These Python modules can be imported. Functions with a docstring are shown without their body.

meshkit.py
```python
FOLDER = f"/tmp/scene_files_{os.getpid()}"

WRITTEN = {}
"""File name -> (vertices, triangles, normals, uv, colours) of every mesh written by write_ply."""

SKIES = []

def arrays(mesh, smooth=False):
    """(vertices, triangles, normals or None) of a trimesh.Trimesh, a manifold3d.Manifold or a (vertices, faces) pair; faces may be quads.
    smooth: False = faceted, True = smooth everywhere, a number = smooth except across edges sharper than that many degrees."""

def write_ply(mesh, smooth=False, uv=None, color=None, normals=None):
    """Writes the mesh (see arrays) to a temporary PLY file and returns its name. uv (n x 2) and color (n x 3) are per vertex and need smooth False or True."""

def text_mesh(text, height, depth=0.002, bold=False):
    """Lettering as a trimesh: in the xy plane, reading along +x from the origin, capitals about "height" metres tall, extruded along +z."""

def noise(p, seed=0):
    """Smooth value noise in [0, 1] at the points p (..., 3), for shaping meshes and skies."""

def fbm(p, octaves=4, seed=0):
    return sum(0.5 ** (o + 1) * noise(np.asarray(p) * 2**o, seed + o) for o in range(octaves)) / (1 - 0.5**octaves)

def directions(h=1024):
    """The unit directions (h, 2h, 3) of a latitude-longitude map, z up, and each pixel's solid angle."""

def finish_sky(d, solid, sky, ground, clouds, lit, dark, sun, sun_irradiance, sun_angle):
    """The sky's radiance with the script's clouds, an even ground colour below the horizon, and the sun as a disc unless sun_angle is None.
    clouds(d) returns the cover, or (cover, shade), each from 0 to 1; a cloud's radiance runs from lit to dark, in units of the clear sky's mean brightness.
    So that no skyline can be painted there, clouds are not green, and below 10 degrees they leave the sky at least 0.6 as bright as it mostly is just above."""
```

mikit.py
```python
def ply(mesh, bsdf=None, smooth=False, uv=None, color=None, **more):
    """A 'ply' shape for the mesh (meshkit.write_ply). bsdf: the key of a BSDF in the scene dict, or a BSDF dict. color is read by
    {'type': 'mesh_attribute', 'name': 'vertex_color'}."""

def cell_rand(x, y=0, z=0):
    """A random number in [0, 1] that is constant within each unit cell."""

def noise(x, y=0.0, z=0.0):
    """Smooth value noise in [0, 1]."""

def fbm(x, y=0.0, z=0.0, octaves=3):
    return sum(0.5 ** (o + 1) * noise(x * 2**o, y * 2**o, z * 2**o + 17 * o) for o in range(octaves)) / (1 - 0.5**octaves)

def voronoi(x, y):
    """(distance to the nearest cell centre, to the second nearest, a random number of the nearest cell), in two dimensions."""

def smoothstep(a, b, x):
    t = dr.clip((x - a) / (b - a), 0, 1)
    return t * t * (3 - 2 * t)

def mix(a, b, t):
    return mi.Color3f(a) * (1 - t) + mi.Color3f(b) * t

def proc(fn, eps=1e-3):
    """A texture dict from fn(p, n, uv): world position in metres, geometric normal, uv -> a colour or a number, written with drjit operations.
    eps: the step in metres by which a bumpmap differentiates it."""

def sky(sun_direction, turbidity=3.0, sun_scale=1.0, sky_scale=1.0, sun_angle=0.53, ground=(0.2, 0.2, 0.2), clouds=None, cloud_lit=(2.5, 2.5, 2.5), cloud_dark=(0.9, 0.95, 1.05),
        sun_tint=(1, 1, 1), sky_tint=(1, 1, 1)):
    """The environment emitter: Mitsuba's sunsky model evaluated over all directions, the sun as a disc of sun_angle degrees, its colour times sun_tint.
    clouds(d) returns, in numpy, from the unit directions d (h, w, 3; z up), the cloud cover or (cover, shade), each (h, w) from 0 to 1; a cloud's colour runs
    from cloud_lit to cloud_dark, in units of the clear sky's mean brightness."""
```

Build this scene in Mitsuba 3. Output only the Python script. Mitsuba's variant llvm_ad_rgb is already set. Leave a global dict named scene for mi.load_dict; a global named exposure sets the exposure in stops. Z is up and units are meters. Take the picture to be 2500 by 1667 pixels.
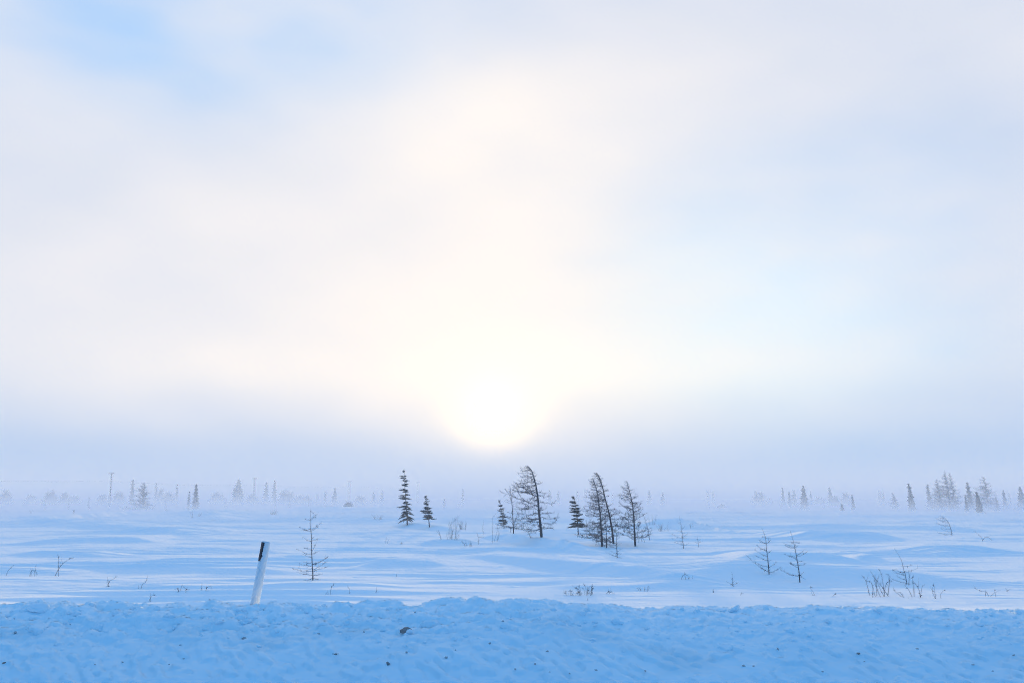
import math
import numpy as np
import trimesh
import mitsuba as mi
import mikit, meshkit
from mikit import proc, noise as pnoise, fbm as pfbm

T = mi.ScalarTransform4f
scene, labels = {}, {}

# ------------------------------------------------------------------ camera, sky, exposure
CAM = np.array([0.0, 0.0, 2.0])
PITCH = math.radians(9.63)
HFOV = 58.0
W0, H0 = 2500.0, 1667.0
FPX = W0 / 2 / math.tan(math.radians(HFOV / 2))
FWD = np.array([0, math.cos(PITCH), math.sin(PITCH)])
UP = np.array([0, -math.sin(PITCH), math.cos(PITCH)])
exposure = 5.0

scene['camera'] = {'type': 'perspective', 'fov': HFOV, 'fov_axis': 'x', 'near_clip': 0.05, 'far_clip': 6000.0,
                   'to_world': T().look_at(origin=CAM.tolist(), target=(CAM + FWD).tolist(), up=[0, 0, 1]),
                   'medium': {'type': 'ref', 'id': 'haze_air'}}


def ray(px, py):
    """unit direction through a pixel of the 2500 x 1667 photograph"""
    d = FWD + (px - W0 / 2) / FPX * np.array([1.0, 0, 0]) + (H0 / 2 - py) / FPX * UP
    return d / np.linalg.norm(d)


SUN = ray(1203, 1012)
SUN_AZ, SUN_EL = math.atan2(SUN[0], SUN[1]), math.asin(SUN[2])


def sstep(a, b, x):
    t = np.clip((x - a) / (b - a), 0, 1)
    return t * t * (3 - 2 * t)


def clouds(d):
    """a veil of ice fog: thick and bright towards the sun, its unseen top and back made dark blue to light the bank"""
    el = np.degrees(np.arcsin(np.clip(d[..., 2], -1, 1)))
    az = np.degrees(np.arctan2(d[..., 0], d[..., 1]) - SUN_AZ)
    az = (az + 180) % 360 - 180
    g = np.degrees(np.arccos(np.clip(d @ SUN, -1, 1)))
    n1 = meshkit.fbm(d * np.array([3.2, 3.2, 5.0]), 4, 3) - 0.5
    n2 = meshkit.fbm(d * np.array([7.0, 7.0, 14.0]) + 5.0, 4, 11) - 0.5
    cover = 0.80 + 0.20 * sstep(95, 45, g + 26 * n1)
    cover = np.maximum(cover, sstep(30, 12, el + 6 * n1))
    # thinner places in the veil, where blue shows through
    gap = 0.52 * np.exp(-(((az + 17) / 15) ** 2 + ((el - 31) / 6) ** 2)) + 0.5 * np.exp(-(((az + 25) / 9) ** 2 + ((el - 26) / 4) ** 2))
    gap = gap + 0.42 * np.exp(-(((az - 19) / 11) ** 2 + ((el - 13) / 7.5) ** 2))
    gap = np.clip(gap * (1.0 + 2.0 * n2 + 1.0 * n1), 0, 1)
    cover = cover * (1 - 0.11 * gap)
    fog = sstep(8.2 + 6 * n1, 0.0, el) * (0.9 + 0.1 * sstep(3, 10, np.abs(az)))
    shade = 0.692 + 0.055 * sstep(14, 34, g) + 0.26 * sstep(42, 100, g)  # veil darkened away from the sun, out of view, to light the bank bluer
    shade = shade - 0.02 * np.exp(-(g / 13.0) ** 2) - (0.08 * np.exp(-(g / 5.5) ** 2) + 0.55 * np.exp(-(g / 2.0) ** 2)) * (1 - 0.3 * fog)
    shade = shade - 0.05 * np.exp(-((az + 2) / 9) ** 2) * np.exp(-((el - 23) / 3.6) ** 2) - 0.045 * np.exp(-(az / 24) ** 2 - ((el - 7.5) / 2.2) ** 2) + 0.12 * n1 + 0.05 * n2 + 0.11 * gap
    shade = shade + fog * 0.10 + 0.10 * sstep(5.0, 0.5, el)
    return cover, np.clip(shade, 0, 1)


scene['sky'] = mikit.sky(SUN.tolist(), turbidity=3, sun_scale=0.58, sky_scale=1.0, sun_angle=1.9, ground=(0.55, 0.65, 0.8), clouds=clouds,
                         cloud_lit=(3.16, 2.345, 1.26), cloud_dark=(0.05, 0.384, 0.90), sky_tint=(0.33, 0.74, 1.2), sun_tint=(1.0, 1.40, 2.6))

# ------------------------------------------------------------------ materials
SNOW = (0.88, 0.91, 0.94)


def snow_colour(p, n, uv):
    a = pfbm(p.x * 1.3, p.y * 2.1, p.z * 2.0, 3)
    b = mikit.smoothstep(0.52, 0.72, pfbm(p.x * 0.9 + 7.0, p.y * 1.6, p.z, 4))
    # crest painted paler for the light its rounded top catches; greyer ploughed snow below
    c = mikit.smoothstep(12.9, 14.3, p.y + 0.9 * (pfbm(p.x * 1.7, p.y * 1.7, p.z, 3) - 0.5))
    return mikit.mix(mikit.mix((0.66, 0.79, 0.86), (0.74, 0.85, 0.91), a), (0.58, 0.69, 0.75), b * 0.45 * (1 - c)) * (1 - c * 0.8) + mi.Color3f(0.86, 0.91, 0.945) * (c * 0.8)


def grain(p, n, uv):
    return pfbm(p.x * 9, p.y * 14, p.z * 14, 3) * 0.03 + pnoise(p.x * 60, p.y * 60, p.z * 60) * 0.002


def crust(p, n, uv):
    return pfbm(p.x * 2.2 + 0.4 * p.y, p.y * 9, p.z * 6, 3) * 0.012


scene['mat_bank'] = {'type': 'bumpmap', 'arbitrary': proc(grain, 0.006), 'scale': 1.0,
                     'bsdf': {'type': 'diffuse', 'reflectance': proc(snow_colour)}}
scene['mat_field'] = {'type': 'bumpmap', 'arbitrary': proc(crust, 0.02), 'scale': 1.0,
                      'bsdf': {'type': 'diffuse', 'reflectance': {'type': 'rgb', 'value': list(SNOW)}}}
scene['mat_chunk'] = {'type': 'twosided', 'bsdf': {'type': 'diffuse', 'reflectance': {'type': 'rgb', 'value': [0.70, 0.81, 0.88]}}}


def plain(key, rgb, rough=0.85):
    scene[key] = {'type': 'twosided', 'bsdf': {'type': 'principled', 'base_color': {'type': 'rgb', 'value': list(rgb)}, 'roughness': rough, 'specular': 0.2}}


def mottled(key, a, b, f=6.0, rough=0.9):
    def fn(p, n, uv):
        return mikit.mix(a, b, pfbm(p.x * f, p.y * f, p.z * f, 3))
    scene[key] = {'type': 'twosided', 'bsdf': {'type': 'principled', 'base_color': proc(fn), 'roughness': rough, 'specular': 0.2}}


plain('mat_needles', (0.050, 0.056, 0.056))
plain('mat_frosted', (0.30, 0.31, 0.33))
plain('mat_bark', (0.070, 0.068, 0.074))
plain('mat_twig', (0.085, 0.074, 0.082))
plain('mat_willow', (0.20, 0.175, 0.18))
plain('mat_wire', (0.06, 0.06, 0.07), 0.5)
mottled('mat_pole', (0.07, 0.06, 0.055), (0.12, 0.10, 0.09), 3.0)
mottled('mat_clod', (0.15, 0.12, 0.12), (0.34, 0.29, 0.28), 26.0)
mottled('mat_stone', (0.14, 0.13, 0.14), (0.27, 0.26, 0.27), 40.0)
mottled('mat_post', (0.56, 0.62, 0.68), (0.66, 0.71, 0.76), 5.0, 0.9)
mottled('mat_grit', (0.26, 0.26, 0.28), (0.48, 0.48, 0.50), 60.0)
mottled('mat_band', (0.012, 0.013, 0.02), (0.035, 0.035, 0.05), 22.0, 0.4)

# ------------------------------------------------------------------ helpers


def num(name, parent=None):
    base = f'{parent}__{name}' if parent else name
    k, i = base, 0
    used = USED
    while k in used:
        i += 1
        k = f'{base}_{i:03d}'
    used.add(k)
    return k


USED = set()


def thing(name, label, cat, group=None):
    k = num(name)
    labels[k] = {'label': label, 'category': cat}
    if group:
        labels[k]['group'] = group
    return k


def put(key, vf, mat, smooth=False):
    scene[key] = mikit.ply(vf, mat, smooth=smooth)
    return key


def part(parent, name, vf, mat, smooth=False, **tags):
    k = num(name, parent)
    put(k, vf, mat, smooth)
    if tags:
        labels[k] = tags
    return k


class MB:
    def __init__(self):
        self.v, self.f, self.n = [], [], 0

    def add(self, v, f):
        v = np.asarray(v, float)
        self.v.append(v)
        self.f.append(np.asarray(f, int) + self.n)
        self.n += len(v)

    def tube(self, pts, rad, sides=4, cap=True, jit=None):
        pts = np.asarray(pts, float)
        n = len(pts)
        rad = np.broadcast_to(np.asarray(rad, float), (n,))
        tan = np.gradient(pts, axis=0)
        tan /= np.linalg.norm(tan, axis=1, keepdims=True) + 1e-12
        ref = np.array([0, 1.0, 0]) if abs(tan[:, 1]).max() < 0.9 else np.array([1.0, 0, 0])
        if abs(tan @ ref).max() > 0.97:
            ref = np.array([0.3, 0.2, 0.93])
        a = np.cross(tan, ref)
        a /= np.linalg.norm(a, axis=1, keepdims=True) + 1e-12
        b = np.cross(tan, a)
        th = np.arange(sides) * 2 * math.pi / sides
        ring = (np.cos(th)[None, :, None] * a[:, None] + np.sin(th)[None, :, None] * b[:, None])
        rr = rad[:, None] * (np.ones((n, sides)) if jit is None else jit)
        v = (pts[:, None] + ring * rr[..., None]).reshape(-1, 3)
        i, j = np.meshgrid(np.arange(n - 1), np.arange(sides), indexing='ij')
        p0, p1 = i * sides + j, i * sides + (j + 1) % sides
        f = np.vstack([np.stack([p0, p1, p1 + sides], -1).reshape(-1, 3), np.stack([p0, p1 + sides, p0 + sides], -1).reshape(-1, 3)])
        if cap:
            v = np.vstack([v, pts[:1], pts[-1:]])
            k = np.arange(sides)
            f = np.vstack([f, np.stack([np.full(sides, n * sides), (k + 1) % sides, k], -1),
                           np.stack([np.full(sides, n * sides + 1), (n - 1) * sides + k, (n - 1) * sides + (k + 1) % sides], -1)])
        self.add(v, f)

    def spike(self, p, d, r):
        """a thin three sided needle from p along the vector d"""
        p, d = np.asarray(p, float), np.asarray(d, float)
        u = d / (np.linalg.norm(d) + 1e-12)
        ref = np.array([0, 0, 1.0]) if abs(u[2]) < 0.9 else np.array([1.0, 0, 0])
        a = np.cross(u, ref)
        a /= np.linalg.norm(a)
        b = np.cross(u, a)
        v = [p + r * a, p + r * (-0.5 * a + 0.87 * b), p + r * (-0.5 * a - 0.87 * b), p + d]
        self.add(v, [[0, 1, 3], [1, 2, 3], [2, 0, 3], [0, 2, 1]])

    def mesh(self):
        return np.vstack(self.v), np.vstack(self.f)


def smooth_path(pts, n):
    """resample a polyline with Catmull-Rom to n points"""
    pts = np.asarray(pts, float)
    if len(pts) == 2:
        return pts[0] + (pts[1] - pts[0]) * np.linspace(0, 1, n)[:, None]
    p = np.vstack([2 * pts[0] - pts[1], pts, 2 * pts[-1] - pts[-2]])
    out = []
    for u in np.linspace(0, len(pts) - 1 - 1e-9, n):
        i = int(u)
        t = u - i
        a, b, c, d = p[i], p[i + 1], p[i + 2], p[i + 3]
        out.append(0.5 * (2 * b + (c - a) * t + (2 * a - 5 * b + 4 * c - d) * t * t + (3 * b - a - 3 * c + d) * t ** 3))
    return np.array(out)


def at_path(path, t):
    t = np.clip(t, 0, 1) * (len(path) - 1)
    i = min(int(t), len(path) - 2)
    return path[i] + (path[i + 1] - path[i]) * (t - i)


# ------------------------------------------------------------------ the ground
def flat_hit(px, py, z):
    d = ray(px, py)
    t = (z - CAM[2]) / d[2]
    return CAM + t * d


# crest lines of the larger drifts: (points seen in the photograph, height, width towards the camera, width away)
RIDGES_PX = [
    ([(1150, 1296), (1240, 1303), (1330, 1313), (1440, 1328), (1520, 1340)], 0.34, 0.9, 5.0),
    ([(1100, 1338), (1200, 1348), (1400, 1370), (1700, 1400), (1800, 1408)], 0.22, 0.9, 4.5),
    ([(1560, 1394), (1700, 1380), (1900, 1378), (2150, 1384), (2540, 1402)], 0.30, 1.3, 4.0),
    ([(1760, 1355), (1900, 1352), (2060, 1356), (2150, 1358)], 0.22, 0.8, 4.0),
    ([(2080, 1358), (2160, 1350), (2250, 1366)], 0.16, 0.5, 2.0),
    ([(1900, 1278), (2080, 1278), (2250, 1282), (2540, 1290)], 0.32, 1.8, 14.0),
    ([(-60, 1256), (170, 1254), (350, 1247), (480, 1249), (580, 1260)], 0.50, 4.0, 26.0),
    ([(540, 1242), (660, 1238), (850, 1244), (1000, 1240), (1180, 1245)], 0.55, 4.0, 30.0),
    ([(80, 1278), (300, 1282), (500, 1300), (600, 1304)], 0.28, 1.6, 8.0),
    ([(-40, 1268), (120, 1270), (300, 1282)], 0.25, 1.6, 8.0),
    ([(-40, 1322), (100, 1318), (260, 1312), (420, 1316)], 0.18, 0.9, 5.0),
    ([(820, 1380), (930, 1368), (1060, 1368), (1120, 1374)], 0.14, 0.7, 2.0),
    ([(620, 1262), (800, 1262), (950, 1266), (1010, 1272)], 0.34, 1.8, 10.0),
    ([(940, 1274), (1050, 1280), (1150, 1288)], 0.30, 1.4, 8.0),
    ([(1560, 1270), (1650, 1270), (1760, 1280), (1880, 1292)], 0.42, 1.8, 9.0),
    ([(1880, 1300), (2050, 1302), (2200, 1302), (2300, 1308)], 0.28, 1.2, 8.0),
    ([(2250, 1345), (2350, 1338), (2450, 1336), (2560, 1344)], 0.16, 0.9, 5.0),
    ([(200, 1375), (400, 1378), (620, 1386), (800, 1388)], 0.12, 0.6, 3.0),
    ([(-40, 1350), (120, 1346), (300, 1352)], 0.12, 0.6, 3.0),
    ([(1000, 1322), (1090, 1318), (1180, 1318)], 0.16, 0.6, 2.5),
    ([(1300, 1425), (1500, 1430), (1700, 1420)], 0.07, 0.4, 1.6),
    ([(600, 1428), (800, 1432), (1000, 1436)], 0.06, 0.4, 1.6),
]
RIDGES = []
for pts, h, wf, wb in RIDGES_PX:
    w = smooth_path(np.array([flat_hit(px, py, h) for px, py in pts])[:, :2], 24)
    RIDGES.append((w, h, wf, wb))
MOUNDS = [(4.7, 41.0, 2.3, 2.6, 0.20), (1.2, 50.0, 2.2, 2.0, 0.2), (-5.6, 78.0, 3.0, 3.0, 0.25)]


def nz(x, y, sx, sy, seed, octv=1):
    p = np.stack([x / sx, y / sy, np.zeros_like(x)], -1)
    return meshkit.fbm(p, octv, seed) if octv > 1 else meshkit.noise(p, seed)


def field(x, y):
    x, y = np.broadcast_arrays(np.asarray(x, float), np.asarray(y, float))
    u, v = x + 0.06 * y, y + 0.10 * x + 0.5 * np.sin(x / 6.3)
    z = 0.5 * sstep(30, 110, y) * (nz(x, y, 70, 30, 5, 2) - 0.5)
    z = z + 1.3 * sstep(120, 400, y) * (nz(x, y, 160, 90, 8) - 0.55)
    r1 = 1 - np.abs(2 * nz(u, v, 18, 4.4, 21, 2) - 1)
    z = z + (0.06 + 0.2 * sstep(40, 120, y)) * (r1 - 0.6)
    # sastrugi: low wind cut steps, short towards the road, long and gentle away from it
    for lam, amp, sx, sy, seed, y0, y1 in ((4.2, 0.16, 22, 8, 61, 38, 70), (1.7, 0.085, 9, 3.4, 62, 0, 1), (0.62, 0.026, 3.6, 1.3, 63, 0, 1), (0.26, 0.009, 1.6, 0.6, 64, 0, 1)):
        ph = v / lam + 2.2 * nz(u, v, sx, sy * 1.6, seed) + 0.8 * nz(u, v, sx * 0.35, sy * 0.5, seed + 10)
        c = ph - np.floor(ph)
        saw = np.where(c < 0.28, sstep(0, 0.28, c), 1 - sstep(0.2, 1.0, c))
        mask = sstep(0.46, 0.80, nz(x + 3 * seed, y, sx * 0.8, sy, seed + 20, 2))
        z = z + amp * saw * mask * sstep(y0, y1, y)
    for w, h, wf, wb in RIDGES:
        yc = np.interp(x, w[:, 0], w[:, 1])
        span = w[-1, 0] - w[0, 0]
        e = np.clip(np.minimum(x - w[0, 0], w[-1, 0] - x) / (0.32 * span), 0, 1)
        e = e * e * (3 - 2 * e) * (0.72 + 0.5 * nz(x, y * 0, 3.0, 1, 43 + int(h * 100)))
        s = y - yc + 0.35 * wf * (nz(x, y, 2.2, 8, 41) - 0.5)
        prof = np.where(s < 0, np.exp(-(s / wf) ** 2), np.exp(-(s / wb) ** 2))
        z = z + h * e * prof
    for mx, my, rx, ry, h in MOUNDS:
        z = z + h * np.exp(-((x - mx) / rx) ** 2 - ((y - my) / ry) ** 2)
    near = sstep(13.4, 14.5, y)
    z = z * (0.35 + 0.65 * sstep(14.5, 19, y)) + (0.24 + 0.30 * (nz(x, y, 2.1, 3.0, 49, 2) - 0.5)) * (1 - sstep(14.3, 18.0, y))
    back = np.where(y < -9.5, -1.05, -1.45)
    return z * near + (1 - near) * back


def bank(x, y):
    """ploughed ridge of snow along the road: flat shoulder, lumpy face, crest, short back slope"""
    x, y = np.broadcast_arrays(np.asarray(x, float), np.asarray(y, float))
    crest = 0.44 + 0.15 * (nz(x, y * 0, 2.3, 1, 51, 2) - 0.5) + 0.07 * (nz(x, y * 0, 0.5, 1, 52, 2) - 0.5) + 0.03 * np.clip(-x / 6, -1, 1)
    yy = y + 0.35 * (nz(x, y, 1.8, 1.8, 53) - 0.5)
    t = np.clip((yy - 10.7) / (14.15 - 10.7), 0, 1)
    rise = t * (1.5 - 0.5 * t)
    fall = sstep(14.25, 15.4, y)
    z = -1.0 + (crest + 1.0) * rise * (1 - fall) + 1.08 * fall
    lump = sstep(12.5, 13.6, yy) * (1 - 0.6 * sstep(14.5, 15.2, y))
    left = 0.62 + 0.38 * sstep(3.5, -3.0, x + 3 * (nz(x, y, 2.5, 2.5, 59) - 0.5))
    soft = nz(x, y, 0.50, 0.34, 54, 3) - 0.5
    n1 = nz(x + 0.5 * y, y, 0.27, 0.20, 55, 2)
    n2 = nz(x - 0.4 * y, y, 0.125, 0.10, 56, 2)
    clod = 0.075 * sstep(0.46, 0.60, n1) + 0.040 * sstep(0.47, 0.58, n2)
    fine = nz(x, y, 0.06, 0.05, 50, 2) - 0.5
    z = z + lump * left * (0.19 * soft + 0.68 * (clod - 0.05) + 0.035 * fine)
    z = z + (1 - lump) * (0.07 * (nz(x, y, 0.9, 0.5, 57, 2) - 0.5) + 0.05 * (nz(x + 0.9 * y, y, 0.20, 0.42, 58, 3) - 0.5) + 0.03 * sstep(0.5, 0.62, nz(x + 0.6 * y, y, 0.13, 0.16, 48, 2)))
    return z


def grid_mesh(xs, ys, fn):
    X, Y = np.meshgrid(xs, ys)
    Z = fn(X, Y)
    v = np.stack([X, Y, Z], -1).reshape(-1, 3)
    nx, ny = len(xs), len(ys)
    i, j = np.meshgrid(np.arange(ny - 1), np.arange(nx - 1), indexing='ij')
    a = (i * nx + j).ravel()
    return v, np.vstack([np.stack([a, a + 1, a + nx + 1], 1), np.stack([a, a + nx + 1, a + nx], 1)])


def steps(a, b, s0, s1):
    out, x = [a], a
    while x < b:
        x += s0 + (s1 - s0) * (x - a) / (b - a)
        out.append(min(x, b))
    return np.array(out)


half = np.concatenate([steps(0, 14, 0.10, 0.12), steps(14, 75, 0.13, 1.1)[1:], steps(75, 900, 1.3, 45)[1:]])
fx = np.concatenate([-half[::-1], half[1:]])
fy = np.concatenate([np.array([-80, -40, -20, -12, -9.6, -9.4, 0, 8, 12.5, 13.3]), steps(13.6, 30, 0.05, 0.07), steps(30, 90, 0.08, 0.26)[1:], steps(90, 300, 0.28, 2.2)[1:], steps(300, 1500, 2.6, 60)[1:]])
put('snow_field', grid_mesh(fx, fy, field), 'mat_field', True)
labels['snow_field'] = {'kind': 'structure', 'label': 'open tundra of wind drifted snow reaching the horizon'}
hb = np.concatenate([steps(0, 9.5, 0.024, 0.024), steps(9.5, 40, 0.03, 1.2)[1:], steps(40, 890, 1.5, 60)[1:]])
by = np.concatenate([steps(9.0, 11.3, 0.2, 0.05), steps(11.3, 14.5, 0.022, 0.024)[1:], steps(14.5, 15.5, 0.03, 0.06)[1:]])
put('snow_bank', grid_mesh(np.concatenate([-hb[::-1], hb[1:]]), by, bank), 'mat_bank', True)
labels['snow_bank'] = {'kind': 'structure', 'label': 'ploughed bank of lumpy snow along the road in the foreground'}
put('road', grid_mesh(np.concatenate([-steps(0, 890, 4, 60)[::-1], steps(0, 890, 4, 60)[1:]]), np.linspace(-9.5, 9.1, 24), lambda x, y: -1.012 + 0.0 * x), 'mat_field')
labels['road'] = {'kind': 'structure', 'label': 'snow packed road in front of the bank'}


def ground(x, y):
    zb = float(bank(x, y)) if 9 < y < 15.5 else -9
    return max(float(field(x, y)), zb)


def hit(px, py):
    """where the line of sight through a pixel meets the ground"""
    d = ray(px, py)
    y0 = (1.1 - CAM[2]) / d[2] * d[1] if d[2] < 0 else 400
    y1 = (-1.3 - CAM[2]) / d[2] * d[1] if d[2] < 0 else 400
    y0, y1 = max(11.0, min(y0, 390)), min(400.0, y1)
    ts = np.linspace(y0, y1, int(np.clip((y1 - y0) / (0.03 if y0 < 60 else 0.4), 40, 900))) / d[1]
    P = CAM + ts[:, None] * d
    zg = np.where((P[:, 1] < 15.5), np.maximum(bank(P[:, 0], P[:, 1]), field(P[:, 0], P[:, 1])), field(P[:, 0], P[:, 1]))
    k = np.argmax(P[:, 2] < zg)
    return np.array([P[k, 0], P[k, 1], zg[k]])


def on_plane(px, py, Y):
    d = ray(px, py)
    return CAM + d * (Y / d[1])



# ------------------------------------------------------------------ plant builders (local metres, base at the origin, wind from +x)


def bough(mb, path, r0, rng, spikes=14, sides=6):
    """a needle covered spruce bough: a ragged sleeve with tufts"""
    n = len(path)
    t = np.linspace(0, 1, n)
    prof = r0 * (0.35 + 0.9 * np.sin(np.pi * np.clip(t * 0.9 + 0.08, 0, 1)) ** 0.8) * (1 - 0.55 * t ** 3)
    jit = rng.uniform(0.55, 1.35, (n, sides))
    mb.tube(path, prof, sides, True, jit)
    L = np.linalg.norm(path[-1] - path[0])
    for _ in range(spikes):
        u = rng.uniform(0.12, 1.0)
        p = at_path(path, u)
        ax = at_path(path, min(u + 0.1, 1)) - at_path(path, max(u - 0.1, 0))
        ax /= np.linalg.norm(ax) + 1e-9
        d = rng.normal(size=3) * np.array([0.7, 0.7, 0.55]) + ax * 0.9 - np.array([0, 0, 0.25])
        d *= rng.uniform(0.9, 2.3) * r0 / np.linalg.norm(d) * (1.15 - 0.5 * u) * (1 + 0.25 * L)
        mb.spike(p, d * 1.15, r0 * 0.30)


def trunk_mesh(path, r0, r1=0.15, sides=7, rng=None):
    mb = MB()
    n = len(path)
    t = np.linspace(0, 1, n)
    low = path.copy()
    low[0, 2] -= 0.25
    jit = rng.uniform(0.85, 1.15, (n, sides)) if rng is not None else None
    mb.tube(low, r0 * (1 - (1 - r1) * t ** 0.85), sides, True, jit)
    return mb.mesh()


def shift(mesh, o):
    return mesh[0] + np.asarray(o), mesh[1]


def spruce(key, o, path, width, rng, layers=18, per=4, bare=0.06, r0=0.045, split=True, droop=0.35, gaps=0.0, flag=0.0, power=0.75, spikes=14, seg=5, leaf='mat_needles'):
    """trunk and drooping boughs in uneven storeys; split: every bough a part, else one crown"""
    H = path[-1, 2]
    part(key, 'trunk', shift(trunk_mesh(path, 0.008 * H + 0.018, 0.12, 6, rng), o), 'mat_bark', 40)
    crown = MB()
    for i in range(layers):
        u = bare + (0.985 - bare) * ((i + rng.uniform(-0.42, 0.42)) / (layers - 1))
        u = float(np.clip(u, bare, 0.985))
        if rng.random() < gaps:
            continue
        L0 = width * (1 - (u - bare) / (1.02 - bare)) ** power * rng.uniform(0.72, 1.12) + 0.03 * H * (u > 0.8) * 0.6
        m = per if u < 0.85 else 3
        ph = rng.uniform(0, 6.28)
        for k in range(m):
            az = ph + 6.283 * k / m + rng.uniform(-0.4, 0.4)
            L = L0 * rng.choice([1, 1, 1, 0.55]) * rng.uniform(0.6, 1.18) * (1 - flag * math.cos(az))
            a = at_path(path, np.clip(u + rng.uniform(-0.014, 0.014), 0, 1))
            dr = droop * (1 - u) ** 0.8 * rng.uniform(0.6, 1.4) - 0.10
            s = np.linspace(0, 1, seg)
            out = np.stack([np.cos(az) * s * L, np.sin(az) * s * L, L * (0.12 * s - dr * s ** 1.5 + 0.10 * (s > 0.8) * (s - 0.8))], -1)
            mb = MB() if split else crown
            bough(mb, a + out, r0 * (0.55 + 0.45 * min(1, L / (0.6 * width))), rng, spikes)
            if split:
                part(key, 'bough', shift(mb.mesh(), o), leaf)
    if not split:
        # the dense inner foliage of a tree too far to show single boughs
        m = 3 * layers
        us = np.linspace(bare, 0.99, m)
        cp = np.array([at_path(path, u) for u in us])
        pr = width * 0.74 * (1 - (us - bare) / (1.03 - bare)) ** power * (0.80 + 0.35 * np.abs(np.sin(np.arange(m) * 1.15))) + 0.03
        crown.tube(cp, pr, 9, True, rng.uniform(0.62, 1.18, (m, 9)))
    lead = MB()
    lead.tube(path[-3:] + [0, 0, 0.004], [r0 * 0.35, r0 * 0.3, r0 * 0.12], 5)
    for _ in range(10):
        p = at_path(path, rng.uniform(0.93, 1.0))
        lead.spike(p, np.array([rng.normal() * 0.5, rng.normal() * 0.5, rng.uniform(0.3, 1.0)]) * 0.035 * H * rng.uniform(0.5, 1), r0 * 0.3)
    if split:
        part(key, 'leader', shift(lead.mesh(), o), leaf)
    else:
        v, f = lead.mesh()
        crown.add(v, f)
        part(key, 'crown', shift(crown.mesh(), o), leaf)


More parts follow.
